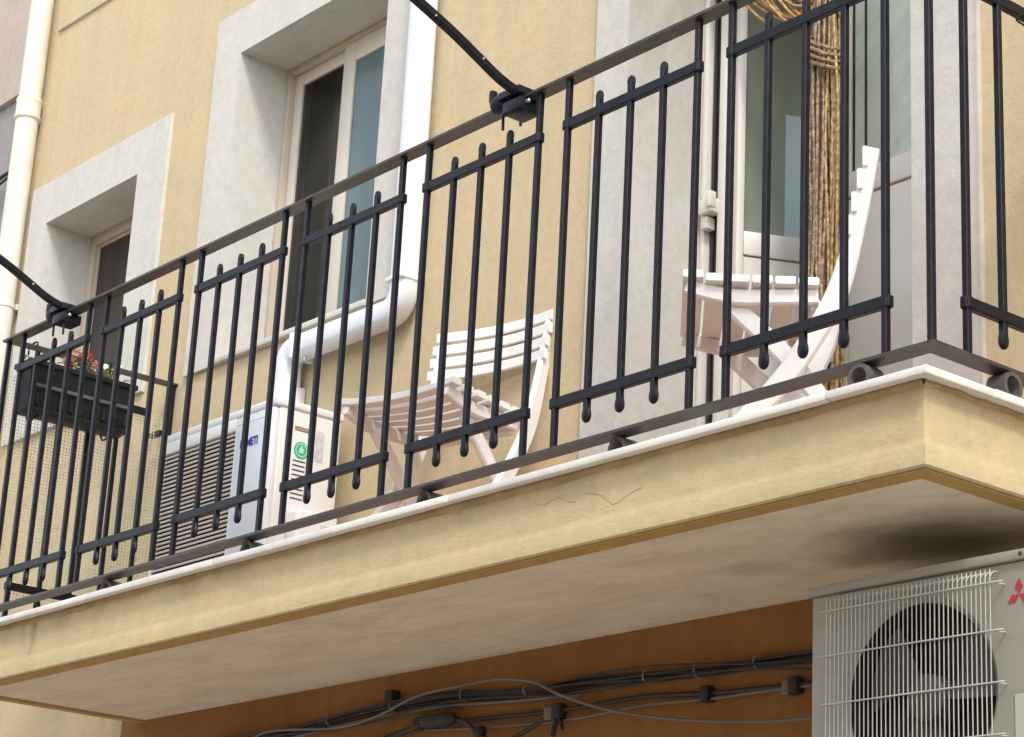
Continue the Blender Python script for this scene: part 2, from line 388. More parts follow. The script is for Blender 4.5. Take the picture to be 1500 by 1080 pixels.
holes = [(a[1]+.004, a[2]-.004, a[3]+.004, a[4]-.004) for a in WIN]
bm = NB(); wall_sheet(bm, -0.90, 8.0, -0.1, 6.5, holes, 0.0)
obj('wall', bm, M['wall'], house)
bm = NB(); box(bm, -0.90, 8.0, 0.30, 0.34, 2.75, 6.5); box(bm, -0.90, -0.78, 0.005, 0.34, GZ, 6.5); box(bm, 7.9, 8.0, 0.005, 0.34, GZ, 6.5)
obj('inner_wall', bm, M['room'], house)
bm = NB(); wall_sheet(bm, -0.90, 0.38, GZ, -0.1, [], 0.0)
obj('wall', bm, M['wall'], house)
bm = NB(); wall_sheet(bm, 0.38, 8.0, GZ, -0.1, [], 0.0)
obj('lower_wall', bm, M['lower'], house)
# rooms behind the openings
bm = NB()
for (xa, xb, yb) in ((-0.85, 0.5, 2.2), (0.52, 2.4, 2.4), (2.42, 7.0, 3.2)):
    box(bm, xa, xb, 0.32, yb, -0.12, 2.74)
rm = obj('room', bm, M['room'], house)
for p in rm.data.polygons: pass
# open the fronts of the rooms
bm = bmesh.new(); bm.from_mesh(rm.data)
bmesh.ops.delete(bm, geom=[f for f in bm.faces if f.normal.y < -0.9], context='FACES'); bm.to_mesh(rm.data); bm.free()
# partition sheet that closes the rooms around the openings
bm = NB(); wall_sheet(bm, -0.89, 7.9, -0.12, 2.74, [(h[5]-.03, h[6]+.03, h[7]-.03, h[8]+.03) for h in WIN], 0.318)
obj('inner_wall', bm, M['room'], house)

def ring(bm, o, i, y0, y1):
    """stone surround: frame o=(x0,x1,z0,z1) with opening i, from y0 (proud) to y1 (back of reveal)"""
    for x0, x1, z0, z1 in ((o[0], i[0], o[2], o[3]), (i[1], o[1], o[2], o[3]), (i[0], i[1], i[3], o[3]), (i[0], i[1], o[2], i[2])):
        box(bm, x0, x1, y0, y1, z0, z1)
for nm, ox0, ox1, oz0, oz1, ix0, ix1, iz0, iz1 in WIN:
    bm = NB(); ring(bm, (ox0, ox1, oz0, oz1), (ix0, ix1, iz0, iz1), -0.015, 0.30)
    bmesh.ops.remove_doubles(bm, verts=bm.verts, dist=1e-5)
    # drop internal faces shared by neighbouring stones
    seen = {}
    for f in list(bm.faces):
        seen.setdefault(tuple(sorted(v.index for v in f.verts)), []).append(f)
    obj('stone_surround', bm, M['door_stone' if nm == 'door' else 'stone'], house)

def frame(bm, x0, x1, z0, z1, t, y0, y1, r=0.003, bot=None, top=None):
    bot = t if bot is None else bot; top = t if top is None else top
    box(bm, x0, x0+t, y0, y1, z0, z1, r); box(bm, x1-t, x1, y0, y1, z0, z1, r)
    box(bm, x0+t, x1-t, y0+.001, y1-.001, z1-top, z1, r); box(bm, x0+t, x1-t, y0+.001, y1-.001, z0, z0+bot, r)
def sheet(bm, x0, x1, z0, z1, y):
    bm.faces.new([bm.verts.new(p) for p in ((x0,y,z0),(x1,y,z0),(x1,y,z1),(x0,y,z1))])

# big sliding window
bm = NB(); frame(bm, 0.749, 1.644, 1.025, 2.186, 0.024, 0.188, 0.26); wf = obj('window', bm, M['upvc2'], house, smooth=30)
bm = NB(); frame(bm, 0.7745, 1.19, 1.05, 2.160, 0.046, 0.210, 0.230); obj('sash', bm, M['upvc'], wf, smooth=30)
bm = NB(); frame(bm, 1.106, 1.618, 1.05, 2.160, 0.070, 0.190, 0.208, bot=0.07, top=0.078); obj('sash', bm, M['upvc'], wf, smooth=30)
bm = NB(); sheet(bm, 0.819, 1.145, 1.094, 2.116, 0.220); obj('pane', bm, M['pane'], wf)
bm = NB(); box(bm, 1.175, 1.549, 0.197, 0.202, 1.119, 2.083); obj('pane', bm, M['satin3'], wf)
bm = NB(); box(bm, 0.755, 1.64, -0.022, 0.185, 1.002, 1.023, 0.004); obj('window_sill', bm, M['stone'], house, smooth=30)
# small window, right sash slid open
bm = NB(); frame(bm, -0.624, 0.084, 1.036, 1.914, 0.046, 0.188, 0.26); wf2 = obj('window', bm, M['upvc2'], house, smooth=30)
bm = NB(); frame(bm, -0.577, -0.31, 1.083, 1.867, 0.010, 0.202, 0.222); obj('sash', bm, M['upvc2'], wf2, smooth=30)
bm = NB(); box(bm, -0.568, -0.319, 0.210, 0.215, 1.092, 1.858); obj('pane', bm, M['smoked'], wf2)

# balcony door: fixed frame with shutter tracks, left leaf open inwards, right leaf shut
bm = NB(); box(bm, 2.833, 2.850, 0.272, 0.34, 0.0, 2.449, .003); box(bm, 2.897, 2.924, 0.275, 0.335, 0.0, 2.449, .003); box(bm, 3.80, 3.841, 0.272, 0.335, 0.0, 2.449, .003); box(bm, 2.924, 3.80, 0.275, 0.335, 2.39, 2.449, .003)
dr = obj('balcony_door', bm, M['door'], house, smooth=30)
bm = NB(); box(bm, 2.850, 2.897, 0.300, 0.34, 0.0, 2.44); obj('shutter_track', bm, M['track'], dr)
for xa, xb in ((2.858, 2.868), (2.878, 2.892)):
    bm = NB(); box(bm, xa, xb, 0.290, 0.299, 0.0, 2.44); obj('shutter_gap', bm, M['dark'], dr)
bm = NB(); box(bm, 2.852, 2.905, 0.245, 0.288, 1.04, 1.085, .006); obj('shutter_catch', bm, M['door'], dr, smooth=30)
bm = NB(); box(bm, 2.893, 2.908, 0.236, 0.262, 1.052, 1.10, .003); obj('shutter_catch', bm, M['door'], dr, smooth=30)
bm = NB(); box(bm, 2.852, 2.878, 0.256, 0.289, 1.00, 1.036, .004); obj('shutter_catch', bm, M['door'], dr, smooth=30)
# left leaf, swung into the room
ang = math.radians(63); hx, hy = 2.936, 0.305; LW = 0.245
LM = Matrix.Translation((hx, hy, 0)) @ Matrix.Rotation(ang, 4, 'Z')
bm = NB(); box(bm, 0, 0.022, -0.02, 0.02, 0.02, 2.38, .003); box(bm, LW-0.022, LW, -0.02, 0.02, 0.02, 2.38, .003)
for za, zb in ((0.915, 0.985), (2.30, 2.38), (0.02, 0.12)): box(bm, 0.022, LW-0.022, -0.019, 0.019, za, zb, .003)
bm.transform(LM); dl = obj('door_leaf', bm, M['door'], dr, smooth=30)
bm = NB(); box(bm, 0.024, LW-0.024, -0.013, 0.008, 0.122, 0.911); bm.transform(LM); obj('door_panel', bm, M['door'], dr)
bm = NB(); box(bm, 0.021, LW-0.021, -.003, .003, 0.982, 2.303); bm.transform(LM); obj('pane', bm, M['satin'], dr)
bm = NB(); box(bm, 0.145, LW-0.023, -.0045, -.0035, 0.987, 1.36); bm.transform(LM); obj('pane_reflection', bm, M['sky_reflection'], dr)  # pale strip on the glass, standing for a reflection of the sky
# right leaf
bm = NB()
box(bm, 3.335, 3.372, 0.283, 0.323, 0.02, 2.389, .004); box(bm, 3.745, 3.80, 0.283, 0.323, 0.02, 2.389, .004)
for za, zb in ((0.953, 1.024), (2.30, 2.389), (0.02, 0.10)): box(bm, 3.372, 3.745, 0.284, 0.322, za, zb, .004)
obj('door_leaf', bm, M['door'], dr, smooth=30)
bm = NB(); box(bm, 3.374, 3.743, 0.288, 0.31, 0.102, 0.946); obj('door_panel', bm, M['door'], dr)
bm = NB(); box(bm, 3.372, 3.745, 0.296, 0.31, 0.945, 0.954); obj('panel_groove', bm, M['brown'], dr)
bm = NB(); box(bm, 3.370, 3.747, 0.300, 0.306, 1.02, 2.303); obj('pane', bm, M['satin2'], dr)
for xa in (3.376, 3.418):
    bm = NB(); box(bm, xa, xa+.008, 0.2985, 0.2998, 1.024, 2.30); obj('bar_reflection', bm, M['dark'], dr)  # dark lines on the pane that paint the reflection of railing bars
bm = NB(); box(bm, 2.80, 3.88, -0.02, 0.34, -0.06, -0.004); obj('door_sill', bm, M['marble'], house)
# plaster joint and thin pale cable running over the upper wall
bm = NB(); tube(bm, [(-0.75, -0.006, 2.816), (0.2, -0.006, 2.80), (2.0, -0.006, 2.79)], 0.0045, 8); obj('wall_cable', bm, M['stone'], house, smooth=True)

# things inside the rooms, seen through the glass
def drape(bm, x0, x1, z0, z1, y, amp, waves, skew=0.0):
    n = 60; rows = 12; V = []
    for j in range(rows+1):
        z = z0+(z1-z0)*j/rows
        V.append([bm.verts.new((x0+(x1-x0)*i/n, y+amp*math.sin(i/n*waves*2*PI+skew*z)+amp*.4*math.sin(i/n*waves*5.1+skew*1.7*z), z)) for i in range(n+1)])
    for a, b2 in zip(V, V[1:]):
        for i in range(n): bm.faces.new((a[i], a[i+1], b2[i+1], b2[i]))
bm = NB(); drape(bm, 0.80, 0.945, 1.06, 2.2, 0.36, 0.008, 3); tag(obj('curtain', bm, M['greycurtain'], smooth=True), 'grey curtain drawn aside behind the left pane of the big window', 'curtain')
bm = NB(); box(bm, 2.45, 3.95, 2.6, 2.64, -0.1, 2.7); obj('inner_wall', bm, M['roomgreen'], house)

# ------------------------------------------------------------------ neighbouring house
nb = thing('neighbour_house', 'weathered pink and grey house wall beyond the cream drainpipe', 'house', (-3.0, 0.02, GZ))
bm = NB(); box(bm, -7.0, -0.902, -0.005, 0.3, 2.63, 6.5); obj('upper_wall', bm, M['pinkwall'], nb)
bm = NB(); box(bm, -7.0, -0.902, 0.02, 0.3, GZ, 2.628); obj('lower_wall', bm, M['greywall'], nb)
bm = NB(); tube(bm, smooth_pts([(-2.2, -0.02, 2.05), (-1.5, -0.03, 2.15), (-1.1, -0.03, 2.235), (-0.93, -0.02, 2.25)]), 0.008, 8); tube(bm, smooth_pts([(-2.2, -0.02, 2.0), (-1.5, -0.03, 2.12), (-1.1, -0.03, 2.205), (-0.93, -0.02, 2.24)]), 0.006, 8)
obj('wall_cable', bm, M['cable'], nb, smooth=True)

# ------------------------------------------------------------------ unseen house front behind the camera, added and sized to limit sky light
ov = thing('unseen_house_blocker', 'unseen plain house front added across the street to limit sky light', 'house', (2.0, -8.0, GZ))
bm = NB(); box(bm, -14, 18, -9.0, -8.0, GZ, 2.6); obj('wall', bm, M['wall'], ov)  # the added, unseen house front

# ------------------------------------------------------------------ drainpipe
dp = thing('drainpipe', 'cream drainpipe with a collar running down the left edge of the house', 'drainpipe', (-0.825, -0.06, GZ))
bm = NB(); tube(bm, [(-0.825, -0.06, GZ), (-0.825, -0.06, 6.4)], 0.047, 20); obj('pipe', bm, M['cream_pipe'], dp, smooth=60)
bm = NB(); lathe(bm, [(0.047, 2.41), (0.054, 2.415), (0.055, 2.425), (0.051, 2.432), (0.052, 2.49), (0.055, 2.497), (0.053, 2.505), (0.047, 2.51)], 20, (-0.825, -0.06, 0)); obj('collar', bm, M['cream_pipe'], dp, smooth=60)
bm = NB(); lathe(bm, [(0.047, 1.585), (0.051, 1.588), (0.051, 1.606), (0.047, 1.609)], 20, (-0.825, -0.06, 0)); box(bm, -0.83, -0.785, -0.02, 0.0, 1.585, 1.609); obj('bracket', bm, M['cream_pipe'], dp, smooth=40)

# ------------------------------------------------------------------ balcony slab
bal = thing('balcony', 'ochre rendered concrete balcony with a pale marble edge', 'balcony', (2.46, -0.34, -0.19))
def loop_sweep(bm, prof, x0, x1, yf):
    """profile of (outward offset, z) swept round left side, front and right side of the slab"""
    rows = []
    for o_, z in prof:
        rows.append([bm.verts.new(p) for p in ((x0-o_, 0.0, z), (x0-o_, yf-o_, z), (x1+o_, yf-o_, z), (x1+o_, 0.0, z))])
    for a, c in zip(rows, rows[1:]):
        for i in range(3): bm.faces.new((a[i], a[i+1], c[i+1], c[i]))
SX0, SX1 = 0.49, 4.433
bm = NB(); loop_sweep(bm, [(0, -0.0185), (0, -0.125), (0.003, -0.140), (0.009, -0.150), (0.010, -0.184), (0.006, SB), (-0.044, SB), (-0.046, SB+0.006)], SX0, SX1, SF)
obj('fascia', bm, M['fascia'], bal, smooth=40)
for (x0, x1, y0, y1) in ((SX0, SX1, SF-.001, SF+.044), (SX0, SX0+.044, SF+.044, 0), (SX1-.044, SX1, SF+.044, 0)):
    bm = NB(); box(bm, x0, x1, y0, y1, SB-.004, SB-.001); obj('edge_strip', bm, M['strip'], bal)
bm = NB(); sheet(bm, 0, 1, 0, 1, 0); bm.clear()
V = [bm.verts.new(p) for p in ((SX0+.04, SF+.04, SB+.004), (SX1-.04, SF+.04, SB+.004), (SX1-.04, 0, SB+.004), (SX0+.04, 0, SB+.004))]; bm.faces.new(V)
obj('soffit', bm, M['soffit'], bal)
bm = NB(); box(bm, SX0+.02, SX1-.02, SF+.02, -.004, SB+.012, -0.02); obj('slab_core', bm, M['lower'], bal)
bm = NB(); box(bm, SX0+.05, SX1-.05, SF+.18, -.001, -.02, -.004); obj('floor', bm, M['tiles'], bal)
js = [0.462, 1.352, 2.026, 3.038, 4.213, 4.465]
for a, c in zip(js, js[1:]):
    bm = NB(); dz = random.uniform(-.001, .001); box(bm, a+.0015, c-.0015, -0.71+random.uniform(-.0015, .0015), -0.512, -.018, dz, .003); obj('edging_stone', bm, M['marble'], bal, smooth=30)
for (xa, xb) in ((0.462, 0.66), (4.267, 4.465)):
    for (ya, yb) in ((-0.5105, -0.26), (-0.257, -0.002)):
        bm = NB(); box(bm, xa, xb, ya, yb, -.018, random.uniform(-.001, .001), .003); obj('edging_stone', bm, M['marble'], bal, smooth=30)
# irregular brown bead added under the edging stones, standing for lip shade and dirt
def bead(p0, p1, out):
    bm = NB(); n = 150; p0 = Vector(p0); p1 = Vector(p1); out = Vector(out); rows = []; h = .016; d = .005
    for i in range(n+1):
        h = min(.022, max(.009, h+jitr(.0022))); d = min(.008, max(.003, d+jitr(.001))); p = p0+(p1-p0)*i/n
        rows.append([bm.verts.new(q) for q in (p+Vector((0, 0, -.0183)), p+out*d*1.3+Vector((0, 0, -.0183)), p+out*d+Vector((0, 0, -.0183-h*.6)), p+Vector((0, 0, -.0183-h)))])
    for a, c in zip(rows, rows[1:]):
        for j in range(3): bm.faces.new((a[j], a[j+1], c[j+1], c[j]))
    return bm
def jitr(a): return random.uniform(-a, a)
obj('lip_shade_bead', bead((SX0-.003, SF-.0003, 0), (SX1+.003, SF-.0003, 0), (0, -1, 0)), M['lip_shade_dirt'], bal, smooth=True)
obj('lip_shade_bead', bead((SX1+.0003, SF-.003, 0), (SX1+.0003, -.002, 0), (1, 0, 0)), M['lip_shade_dirt'], bal, smooth=True)
# fine cracks in the render
def crack(pts, wd, yy):
    bm = NB(); sweep(bm, [(x, yy, z) for x, z in pts], rect(wd, 0.001)); return bm
for pts in ([(3.35, -.074), (3.40, -.064), (3.44, -.082), (3.46, -.084)], [(3.49, -.070), (3.54, -.083), (3.58, -.112), (3.60, -.109), (3.64, -.095), (3.67, -.09)]):
    obj('crack', crack(pts, 0.0009, SF-.0002), M['brown'], bal)

# ------------------------------------------------------------------ railing
rl = thing('balcony_railing', 'black wrought iron railing round the balcony', 'railing', (2.46, RY, 0.0))
def u_rail(bm, zc, wd, th, ins=0.0):
    o_, i_ = wd/2, -wd/2
    a = [(XL-o_, 0.0), (XL-o_, RY-o_), (XR+o_, RY-o_), (XR+o_, 0.0)]; c = [(XL-i_, 0.0), (XL-i_, RY-i_), (XR+i_, RY-i_), (XR+i_, 0.0)]
    R = [[bm.verts.new((x, y+ins, z)) for x, y in q] for q, z in ((a, zc), (c, zc), (c, zc+th), (a, zc+th))]
    for k in range(4):
        p, q = R[k], R[(k+1) % 4]
        for i in range(3): bm.faces.new((p[i], p[i+1], q[i+1], q[i]))
    bm.faces.new([r[0] for r in R]); bm.faces.new([r[3] for r in R])
bm = NB(); u_rail(bm, ZT, 0.042, 0.007, 0.005); obj('handrail', bm, M['rail'], rl)
bm = NB(); u_rail(bm, ZB-.007, 0.045, 0.007); obj('bottom_rail', bm, M['rail'], rl)
T = 0.0142
bm = NB(); box(bm, -T/2, T/2, -T/2, T/2, ZB-.001, ZT+.001, .0015, 1); fullbar = obj('bar', bm, M['iron'], rl, local=True)
fullbar.location = Vector((XL, RY, 0)) - rl.location
def knob(bm, z, sgn):
    """flattened, hammered end of a short bar"""
    n = 10; ctr = z
    prof = [(0.0071, 0.0071, -0.030), (0.0085, 0.0075, -0.018), (0.0130, 0.0085, -0.006), (0.0140, 0.0085, 0.003), (0.0115, 0.0075, 0.012), (0.006, 0.005, 0.017), (0.0015, 0.001, 0.0185)]
    rings = [[bm.verts.new((a*math.cos(2*PI*i/n), c*math.sin(2*PI*i/n), ctr+sgn*h)) for i in range(n)] for a, c, h in prof]
    for p, q in zip(rings, rings[1:]):
        for i in range(n): bm.faces.new((p[i], p[(i+1) % n], q[(i+1) % n], q[i]))
    bm.faces.new(rings[0]); bm.faces.new(rings[-1])
bm = NB(); box(bm, -T/2, T/2, -T/2, T/2, 0.130, 0.908, .0015, 1); knob(bm, 0.128, -1)
# the upper ends are narrower
k2 = NB(); knob(k2, 0.0, 1); bmesh.ops.scale(k2, vec=(0.86, 0.9, 0.85), verts=k2.verts); bmesh.ops.translate(k2, vec=(0, 0, 0.905), verts=k2.verts)
tm = bpy.data.meshes.new('t'); k2.to_mesh(tm); k2.free(); bm.from_mesh(tm); bpy.data.meshes.remove(tm)
short0 = obj('short_bar', bm, M['iron'], rl, local=True, smooth=35)
def crossbar(L):
    bm = NB(); box(bm, -L/2, L/2, -0.0085, 0.0085, -0.0125, 0.0125, .002, 1)
    for s in (-1, 1): box(bm, s*L/2-s*.013-.0095, s*L/2-s*.013+.0095, -0.0105, 0.0105, -0.0130, 0.0130, .003, 1)
    return bm
cbar0 = obj('cross_bar', crossbar(WID+0.028), M['iron'], rl, local=True)
first = {'f': True, 's': True, 'c': True}
def bar(x, y, rz=0):
    o = put('bar', fullbar.data, rl, (x, y, 0)); o.rotation_euler = (random.uniform(-.002, .002), random.uniform(-.002, .002), rz+random.uniform(-.04, .04)); return o
def short(x, y, rz=0, dz=0):
    if first['s']: o = short0; first['s'] = False; o.location = Vector((x, y, dz)) - rl.location
    else: o = put('short_bar', short0.data, rl, (x, y, dz))
    o.rotation_euler.z = rz + random.uniform(-.05, .05); return o
def cross(x, y, z, rz=0, me=None):
    if first['c'] and me is None: o = cbar0; first['c'] = False; o.location = Vector((x, y, z)) - rl.location
    else: o = put('cross_bar', me or cbar0.data, rl, (x, y, z))
    o.rotation_euler.z = rz; return o
for i in range(7):
    a = A0 + i*PER
    bar(a, RY); bar(a+WID, RY)
    for k in (1, 2, 3): short(a+k*WID/4, RY, 0, random.uniform(-.003, .003))
    for z in (0.868, 0.176): cross(a+WID/2, RY, z+random.uniform(-.0015, .0015))
bar(XR, RY)
for xs in (XL, XR):
    ya = RY+0.1045; sp = 0.1095
    bar(xs, ya); bar(xs, ya+4*sp)
    for k in (1, 2, 3): short(xs, ya+k*sp, PI/2)
    for z in (0.868, 0.176): cross(xs, ya+2*sp, z, PI/2)
# ring feet under the bottom rail
bm = NB(); lathe(bm, [(0.020, -0.022), (0.0285, -0.022), (0.0285, 0.022), (0.020, 0.022), (0.020, -0.022)], 18, (0, 0, 0), 'Y')
bmesh.ops.delete(bm, geom=[f for f in bm.faces if len(f.verts) > 4], context='FACES')
foot0 = obj('ring_foot', bm, M['ringiron'], rl, local=True, smooth=40)
foot0.location = Vector((1.335, RY+.022, 0.029)) - rl.location
put('ring_foot', foot0.data, rl, (4.258, RY-.003, 0.029))
for x in (2.078, 2.853, 3.54): put('ring_foot', foot0.data, rl, (x, RY+.022, 0.029))
for x, y in ((XR+.003, -0.43), (XL, -0.30)):
    o = put('ring_foot', foot0.data, rl, (x, y, 0.029)); o.rotation_euler.z = PI/2
# wall stay at the left end
bm = NB(); box(bm, XL-.012, XL+.012, -.02, -.002, ZB, ZT, .002); obj('wall_post', bm, M['iron'], rl)
bm = NB(); box(bm, XL-.06, XL+.012, -.05, -.03, 0.80, 0.815); obj('wall_stay', bm, M['iron'], rl)

# wire hook on the right side of the railing
bm = NB(); tube(bm, smooth_pts([(4.425, -0.30, 0.872), (4.43, -0.342, 0.866), (4.43, -0.376, 0.841), (4.43, -0.338, 0.834), (4.43, -0.29, 0.815)]), 0.0022, 8)
tag(obj('wire_hook', bm, M['iron'], smooth=True), 'bent wire hook hanging from the right side of the railing', 'hook')

# safety netting inside the left side of the railing
bm = NB()
nx = XL-0.014
for k in range(56):
    y = -0.645+k*0.01155; box(bm, nx-.0006, nx+.0006, y-.0006, y+.0006, 0.03, 0.875+0.02*math.sin(k*.7))
for k in range(74):
    z = 0.03+k*0.01155; box(bm, nx-.0005, nx+.0005, -0.65, -0.003, z-.0006, z+.0006)
tag(obj('safety_net', bm, M['net']), 'pale plastic netting tied across the left side of the railing', 'netting')

# ------------------------------------------------------------------ clothes line arms clamped on the handrail
def line_arm(name, label, xb, group):
    t = thing(name, label, 'bracket', (xb, RY, ZT), 0, group)
    x = xb+0.03
    bm = NB()
    pts = smooth_pts([(x, RY+.03, 0.998), (x, RY-.03, 1.006), (x, RY-.085, 1.022), (x, RY-.155, 1.055), (x, RY-.24, 1.094), (x, RY-.42, 1.165), (x, RY-.75, 1.30)])
    sweep(bm, pts, rect(0.021, 0.024, 0.005)); arm = obj('arm', bm, M['iron'], t, smooth=35)
    for d in (0.14, 0.29, 0.45, 0.62):
        bm = NB(); yy = RY-d; zz = 1.008+ (d-.03)*.40
        lathe(bm, [(0.002, -0.0115), (0.0028, -0.012), (0.0028, 0.012), (0.002, 0.0115)], 10, (x, yy, zz-.004), 'X'); obj('eyelet', bm, M['brass'], arm, smooth=40)
    bm = NB(); box(bm, xb-.012, xb+.055, RY-.034, RY+.036, ZT-.034, ZT-.002, .004); box(bm, xb-.03, xb+.052, RY-.036, RY+.034, ZT+.009, ZT+.030, .004); obj('clamp', bm, M['iron'], t, smooth=30)
    bm = NB(); lathe(bm, [(0.010, -0.02), (0.022, -0.016), (0.026, 0.0), (0.024, 0.018), (0.012, 0.026)], 16, (xb-.045, RY-.012, ZT+.012), 'X'); box(bm, xb-.072, xb-.058, RY-.03, RY-.012, ZT+.02, ZT+.052, .003); obj('knob', bm, M['iron'], t, smooth=40)
    for dx, ln in ((-.028, .065), (.040, .075)):
        bm = NB(); tube(bm, [(xb+dx, RY-.018, ZT+.02), (xb+dx+.005, RY-.018, ZT-ln)], 0.0038, 8); obj('clamp_screw', bm, M['iron'], t, smooth=40)
    bm = NB(); lathe(bm, [(0.002, 0), (0.005, .002), (0.005, .012), (.002, .014)], 8, (xb+.055, RY-.012, ZT-.012), 'X'); obj('nut', bm, M['brass'], t, smooth=30)
    return t
line_arm('clothes_line_arm', 'black clothes line arm clamped to the handrail in front of the ochre wall', 3.125, 'clothes line arms on the railing')
line_arm('clothes_line_arm', 'black clothes line arm clamped to the handrail near the flower box', 0.868, 'clothes line arms on the railing')

# ------------------------------------------------------------------ white duct
du = thing('cable_duct', 'white plastic duct bending below the big window and down to the air conditioner', 'duct', (1.59, -0.05, 0.9))
bm = NB()
def bend(c, r, a0, a1, n=8): return [(c[0]+r*math.cos(a0+(a1-a0)*i/n), -0.05, c[1]+r*math.sin(a0+(a1-a0)*i/n)) for i in range(n+1)]
zc, x1_, x0_ = 0.918, 1.893, 1.292
pts = [(x1_, -0.05, 6.0), (x1_, -0.05, zc+.09)] + bend((x1_-.065, zc+.065), .065, 0, -PI/2)[0:] + bend((x0_+.05, zc-.05), .05, PI/2, PI) + [(x0_, -0.05, 0.80)]
sweep(bm, pts, [(0.04*math.copysign(abs(math.cos(t))**.6, math.cos(t)), 0.038*math.copysign(abs(math.sin(t))**.6, math.sin(t))) for t in [2*PI*i/20 for i in range(20)]], up=Vector((0, -1, 0)))
obj('duct_pipe', bm, M['pvc'], du, smooth=50)
bm = NB(); box(bm, x0_-.044, x0_+.044, -0.094, -0.002, 0.30, 0.80, .008); obj('lower_duct', bm, M['pvc'], du, smooth=30)
for (xa, xb, za, zb) in ((x1_-.044, x1_+.044, zc+.085, zc+.10), (x0_+.055, x0_+.075, zc-.043, zc+.043)):
    bm = NB(); box(bm, xa, xb, -0.0935, -0.003, za, zb, .004); obj('joint', bm, M['pvc'], du, smooth=30)
bm = NB(); lathe(bm, [(0.004, 0), (0.006, .003), (.006, .02), (.003, .024)], 8, (1.40, -0.06, zc-.058), 'Z'); obj('fixing', bm, M['brass'], du)

# ------------------------------------------------------------------ air conditioner standing on the balcony
def text_mesh(name, txt, size, mat, parent, loc, rot, ext=0.0006, xs=1.0):
    cu = bpy.data.curves.new(name, 'FONT'); cu.body = txt; cu.size = size; cu.extrude = ext; cu.offset = 0.0012; cu.align_x = 'CENTER'; cu.align_y = 'CENTER'
    tmp = bpy.data.objects.new('t', cu); C.objects.link(tmp)
    me = bpy.data.meshes.new_from_object(tmp.evaluated_get(bpy.context.evaluated_depsgraph_get())); bpy.data.objects.remove(tmp)
    me.name = name; me.materials.clear(); me.materials.append(mat)
    o = bpy.data.objects.new(name, me); C.objects.link(o); o.parent = parent
    o.location = Vector(loc)-Vector(root_loc(parent)); o.rotation_euler = rot; o.scale = (xs, 1, 1); return o
ac = thing('air_conditioner', 'white outdoor air conditioner with louvred front standing on the balcony floor', 'air conditioner', (1.32, -0.18, 0))
ax0, ax1, ay0, ay1, az0, az1 = 0.985, 1.632, -0.305, -0.055, 0.05, 0.618
bm = NB(); box(bm, ax0, ax1, ay0+.02, ay1, az0, az1, .012, 3); obj('casing', bm, M['acside'], ac, smooth=30)
bm = NB(); box(bm, ax0-.004, ax1+.005, ay0+.004, ay1+.004, az1-.006, az1+.020, .007, 3); obj('lid', bm, M['acw'], ac, smooth=30)
bm = NB(); box(bm, ax0+.006, ax0+.445, ay0+.0195, ay0+.03, az0+.03, az1-.045); obj('grille_back', bm, M['acdark'], ac)
bm = NB(); box(bm, ax0, ax1-.2085, ay0, ay0+.022, az1-.047, az1-.008, .004); box(bm, ax0, ax1-.2085, ay0, ay0+.022, az0, az0+.026, .004); box(bm, ax0, ax0+.012, ay0, ay0+.022, az0+.026, az1-.047, .003)
box(bm, ax1-.208, ax1-.029, ay0, ay0+.021, az0, az1-.010, .005); box(bm, ax1-.030, ax1-.002, ay0-.001, ay0+.03, az0, az1-.008, .012, 4)
obj('front_frame', bm, M['acw'], ac, smooth=30)
bm = NB(); box(bm, ax1-.196, ax1-.034, ay0-.003, ay0+.004, az0+.01, az1-.035, .006, 2); obj('front_panel', bm, M['acpanel'], ac, smooth=30)
bm = NB(); box(bm, -.214, .214, -.010, .006, -.0032, .0032, .001, 1)
bmesh.ops.rotate(bm, verts=bm.verts, cent=(0, 0, 0), matrix=Matrix.Rotation(math.radians(28), 3, 'X'))
lv = obj('louvre', bm, M['louvre'], ac, local=True); n_l = 35
for i in range(n_l):
    z = az0+.034+(az1-.047-az0-.042)*i/(n_l-1); p = (ax0+.012+.214, ay0+.012, z)
    if i == 0: lv.location = Vector(p)-ac.location
    else: put('louvre', lv.data, ac, p)
text_mesh('lettering', 'EMMETI', 0.036, M['blue'], ac, (ax1-.119, ay0-.0036, 0.515), (PI/2, 0, 0), xs=0.80)
# right hand face
def yz_disc(bm, x, y, z, r, t, n=24): lathe(bm, [(r, 0), (r, t)], n, (x, y, z), 'X')
bm = NB(); yz_disc(bm, ax1+.0005, -.198, .492, .026, .0012); st = obj('sticker', bm, M['green'], ac)
bm = NB(); lathe(bm, [(.018, .0012), (.0215, .0018), (.018, .0018)], 24, (ax1+.0006, -.198, .492), 'X'); bmesh.ops.delete(bm, geom=[f for f in bm.faces if len(f.verts) > 4], context='FACES'); box(bm, ax1+.0015, ax1+.0024, -.206, -.190, .483, .497); box(bm, ax1+.0015, ax1+.0024, -.201, -.195, .497, .505); obj('print', bm, M['mint'], st)
bm = NB(); box(bm, ax1-.004, ax1+.0012, -.228, -.168, .548, .566, .004); obj('hand_grip', bm, M['brown'], ac)
bm = NB(); box(bm, ax1-.002, ax1+.0012, -.150, -.118, .47, .565); obj('type_plate', bm, M['greylabel'], ac)
for i in range(9):
    bm = NB(); box(bm, ax1-.002, ax1+.0015, -.225, -.180, .455-i*.0145, .4595-i*.0145, .001, 1); obj('vent_slot', bm, M['fan'], ac)
bm = NB(); box(bm, ax1+.001, ax1+.065, -.235, -.085, az0, .300, .014, 3); vc = obj('valve_cover', bm, M['acside'], ac, smooth=30)
bm = NB(); box(bm, ax1+.0645, ax1+.0665, -.15, -.11, .245, .26); obj('print', bm, M['greylabel'], vc)
for y in (ay0+.04, ay1-.02):
    for x in (ax0+.1, ax1-.1):
        bm = NB(); box(bm, x-.025, x+.025, y-.02, y+.02, 0, az0-.001, .004); obj('foot', bm, M['acdark'], ac)
